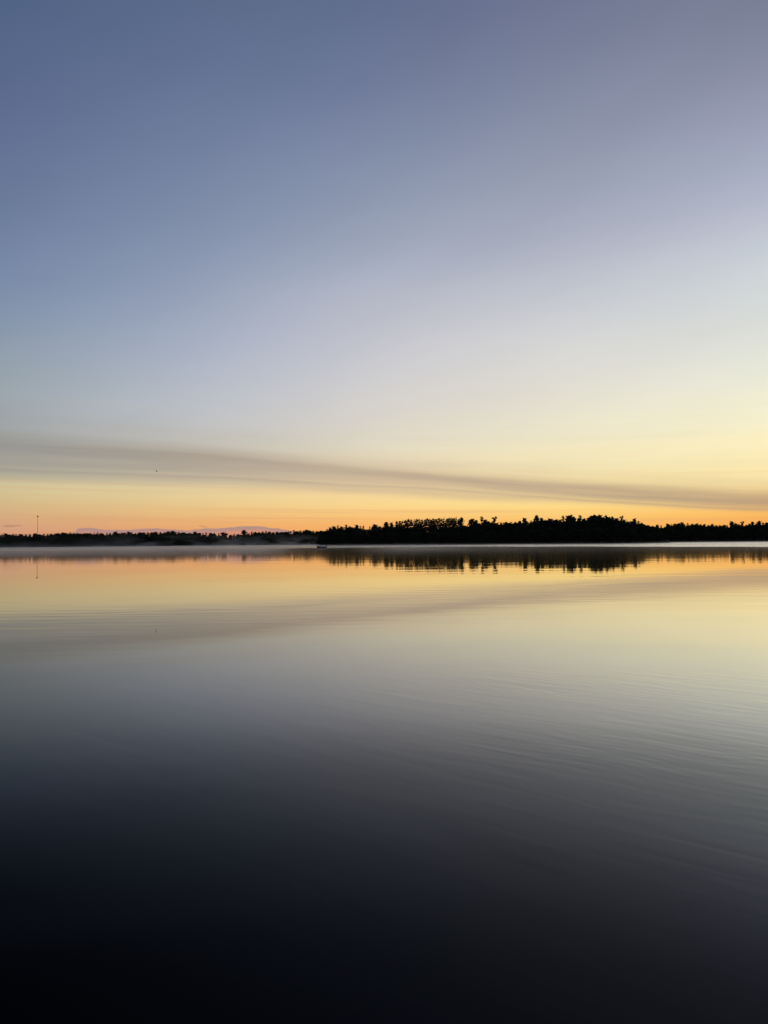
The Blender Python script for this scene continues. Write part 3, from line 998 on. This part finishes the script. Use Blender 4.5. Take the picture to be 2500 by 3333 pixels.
for sgn in (-1, 1):
    mb.tube([(x, sgn * bw, sh + .02) for x, bw, sh, k in sec], [.12] * 13, 6)
mb.build('gunwale', M_PALE, boat, True)
mb = MB()
fl = [(x, bw * .9, sh * .35 + .02) for x, bw, sh, k in sec[:9]]
for i in range(8):
    (x0_, b0, z0), (x1_, b1, z1) = fl[i], fl[i + 1]
    mb.add([(x0_, -b0, .2), (x1_, -b1, .2), (x1_, b1, .2), (x0_, b0, .2)], [(0, 1, 2, 3)])
mb.build('floor', M_PALE, boat)
mb = MB()
for i in range(8, 12):
    (x0_, b0, s0, _), (x1_, b1, s1, _) = sec[i], sec[i + 1]
    mb.add([(x0_, -b0 * .95, s0 - .02), (x1_, -b1 * .95, s1 - .02), (x1_, b1 * .95, s1 - .02), (x0_, b0 * .95, s0 - .02)], [(0, 1, 2, 3)])
mb.add([(sec[8][0], -sec[8][1] * .9, .2), (sec[8][0], sec[8][1] * .9, .2), (sec[8][0], sec[8][1] * .95, sec[8][2] - .02), (sec[8][0], -sec[8][1] * .95, sec[8][2] - .02)], [(0, 1, 2, 3)])
mb.build('foredeck', M_PALE, boat)
mb = MB()
mb.box((0, 0, .42), (.45, .5, .5))
mb.add([(-.25, -.25, .67), (-.25, .25, .67), (-.05, .22, 1.0), (-.05, -.22, 1.0)], [(0, 1, 2, 3)])
cons = mb.build('console', M_BLACK, boat, loc=(-.45, 0, .0))
mb = MB()
mb.tube([(.02 + .17 * math.cos(q), .17 * math.sin(q), .1 * math.cos(q)) for q in [2 * math.pi * k / 12 for k in range(13)]], [.018] * 13, 5)
mb.build('steering_wheel', M_BLACK, cons, loc=(-.30, 0, .78))
for sx in (-1.25, .65):
    mb = MB()
    mb.box((0, 0, .3), (.42, 1.1, .22))
    mb.box((-.2, 0, .6), (.10, 1.1, .42), Matrix.Rotation(-.15, 3, 'Y'))
    mb.build('seat', M_SEAT, boat, loc=(sx, 0, .1))
mb = MB()
rail = [(sec[i][0], sec[i][1] * .9, sec[i][2] + .28) for i in range(8, 13)]
rail = rail + [(x, -y, z) for x, y, z in rail[::-1]]
mb.tube(rail, [.022] * len(rail), 5)
for i in (8, 10, 12):
    for sgn in (-1, 1):
        mb.tube([(sec[i][0], sgn * sec[i][1] * .9, sec[i][2]), (sec[i][0], sgn * sec[i][1] * .9, sec[i][2] + .28)], [.02, .02], 5)
mb.build('bow_rail', M_STEEL, boat)
mb = MB()
mb.tube([(2.2, .1, .7), (2.28, .12, 1.35)], [.03, .03], 6)
mb.box((2.28, .12, 1.42), (.26, .16, .18))
mb.build('trolling_motor', M_BLACK, boat)
mb = MB()
mb.tube([(0, 0, .35), (0, 0, .55), (.02, 0, .85), (.04, 0, 1.02), (.06, 0, 1.08)], [.12, .2, .22, .17, .05], 10)
mb.tube([(0, 0, .4), (-.03, 0, -.35)], [.09, .06], 8)
om = mb.build('outboard_motor', M_BLACK, boat, True, loc=(-L / 2 - .2, 0, .05))
mb = MB()
for k in range(3):
    a = 2 * math.pi * k / 3
    mb.add([(0, .02, .02), (.03, .14 * math.cos(a - .4), .14 * math.sin(a - .4)), (-.03, .14 * math.cos(a + .4), .14 * math.sin(a + .4))], [(0, 1, 2)])
mb.build('propeller', M_DARKMETAL, om, loc=(-.13, 0, -.35))

# ------------------------------------------------------------------ boathouse at the foot of the point
HD = isl_front(2165) - 2
hp = ground_pt(2165, HD)
house = empty('boathouse', (hp.x, hp.y, -.1))
house.rotation_euler = (0, 0, -math.radians(azel(2165, 1760)[0]))
tag(house, 'small low grey boathouse at the water under the right end of the wooded point', 'boathouse')
mb = MB()
for c, s in (((-2.95, 2.2, 1.05), (.12, 4.4, 2.1)), ((2.95, 2.2, 1.05), (.12, 4.4, 2.1)), ((0, 4.36, 1.05), (5.78, .12, 2.1)),
             ((-2.3, .06, 1.05), (1.18, .12, 2.1)), ((2.3, .06, 1.05), (1.18, .12, 2.1))):
    mb.box(c, s)
mb.build('wall', M_GREYWOOD, house)
mb = MB()
mb.add([(-3.4, -.4, 2.11), (3.4, -.4, 2.11), (3.4, 4.8, 2.11), (-3.4, 4.8, 2.11), (-2.6, .6, 2.75), (2.6, .6, 2.75), (2.6, 3.8, 2.75), (-2.6, 3.8, 2.75)],
       [(3, 2, 1, 0), (4, 5, 6, 7), (0, 1, 5, 4), (1, 2, 6, 5), (2, 3, 7, 6), (3, 0, 4, 7)])
mb.build('roof', M_ROOF, house)
mb = MB()
mb.box((0, .1, 1.0), (3.38, .08, 1.9))
mb.build('door', M_BLACK, house)

# ------------------------------------------------------------------ bird
BDs = 300.0
d = pdir(510, 1535.3)
bpos = Vector((0, 0, EYE)) + d * BDs
mb = MB()
mb.tube([(.30, 0, .03), (.24, 0, .04), (.16, 0, .02), (0, 0, 0), (-.16, 0, 0), (-.26, 0, .01)], [.008, .035, .045, .075, .05, .015], 8)
mb.add([(-.2, -.04, .01), (-.42, -.11, .0), (-.44, 0, .0), (-.42, .11, .0), (-.2, .04, .01)], [(0, 1, 2, 3, 4)])
for s in (-1, 1):
    z1, z2 = (.24, .36)
    mb.add([(.10, s * .05, .03), (.13, s * .28, z1), (.0, s * .62, z2), (-.10, s * .58, z2 - .01), (-.09, s * .28, z1 - .02), (-.10, s * .05, .02),
            (.10, s * .05, .05), (.13, s * .28, z1 + .02), (-.09, s * .28, z1), (-.10, s * .05, .04)],
           [(0, 1, 4, 5), (1, 2, 3, 4), (6, 9, 8, 7), (0, 6, 7, 1)])
bird = mb.build('bird', M_FEATHER, None, True, loc=bpos)
bird.rotation_euler = (math.radians(38), math.radians(14), math.radians(200))
tag(bird, 'small dark bird flying alone low against the grey cloud band at left', 'bird')

# ------------------------------------------------------------------ mist lying on the lake
M_MIST = bpy.data.materials.new('lake_mist')
M_MIST.use_nodes = True
t = NT(M_MIST.node_tree)
pos = t.node('ShaderNodeNewGeometry').outputs['Position']
mx_, my_, mz_ = t.sep(pos)
maz = t.m('MULTIPLY', t.m('ARCTAN2', mx_, my_), 57.29578)
mrr = t.m('SQRT', t.m('ADD', t.m('MULTIPLY', mx_, mx_), t.m('MULTIPLY', my_, my_)))
ln = t.noise(t.xyz(t.m('DIVIDE', mx_, 38.0), t.m('DIVIDE', my_, 30.0), t.m('DIVIDE', mz_, 4.0)), 1.0, 3.0, 0.6)
side = t.ss(maz, -10.0, 12.0, 2.1, 0.55)
lowd = t.m('MULTIPLY', t.m('EXPONENT', t.m('MULTIPLY', mz_, -2.7)), t.m('MULTIPLY', side, t.ss(ln, 0.25, 0.75, 0.15, 1.5)))
lowd = t.m('MULTIPLY', t.m('MULTIPLY', lowd, 0.0068), t.m('MULTIPLY', t.ss(my_, 112.0, 190.0), t.m('MAXIMUM', t.ss(my_, 360.0, 420.0), t.m('ADD', t.ss(maz, -6.5, -10.0, 0.05, 1.0), t.ss(maz, -3.0, 2.0, 0.0, 0.78)))))
tn = t.noise(t.xyz(t.m('DIVIDE', mx_, 24.0), t.m('DIVIDE', my_, 150.0), t.m('DIVIDE', mz_, 12.0)), 1.0, 4.0, 0.62, 0.8)
plume = t.m('MULTIPLY', t.m('EXPONENT', t.m('DIVIDE', mz_, -6.5)), t.ss(tn, 0.49, 0.64))
plume = t.m('MULTIPLY', plume, t.m('MULTIPLY', t.ss(mrr, 960.0, 1060.0), t.ss(mx_, 10.0, -110.0)))
dens = t.m('ADD', lowd, t.m('MULTIPLY', plume, 0.0072))
pv = t.node('ShaderNodeVolumePrincipled')
pv.inputs['Color'].default_value = (0.98, 0.92, 0.86, 1)
pv.inputs['Anisotropy'].default_value = 0.68
t.put(pv.inputs['Density'], dens)
t.t.links.new(pv.outputs[0], t.node('ShaderNodeOutputMaterial').inputs['Volume'])
M_MIST.cycles.volume_step_rate = 0.2
mb = MB()
mb.box((0, 650, 8.05), (1500, 1084, 16.0))
tag(mb.build('mist', M_MIST), 'thin pale morning mist drifting low over the lake', 'mist', kind='stuff')
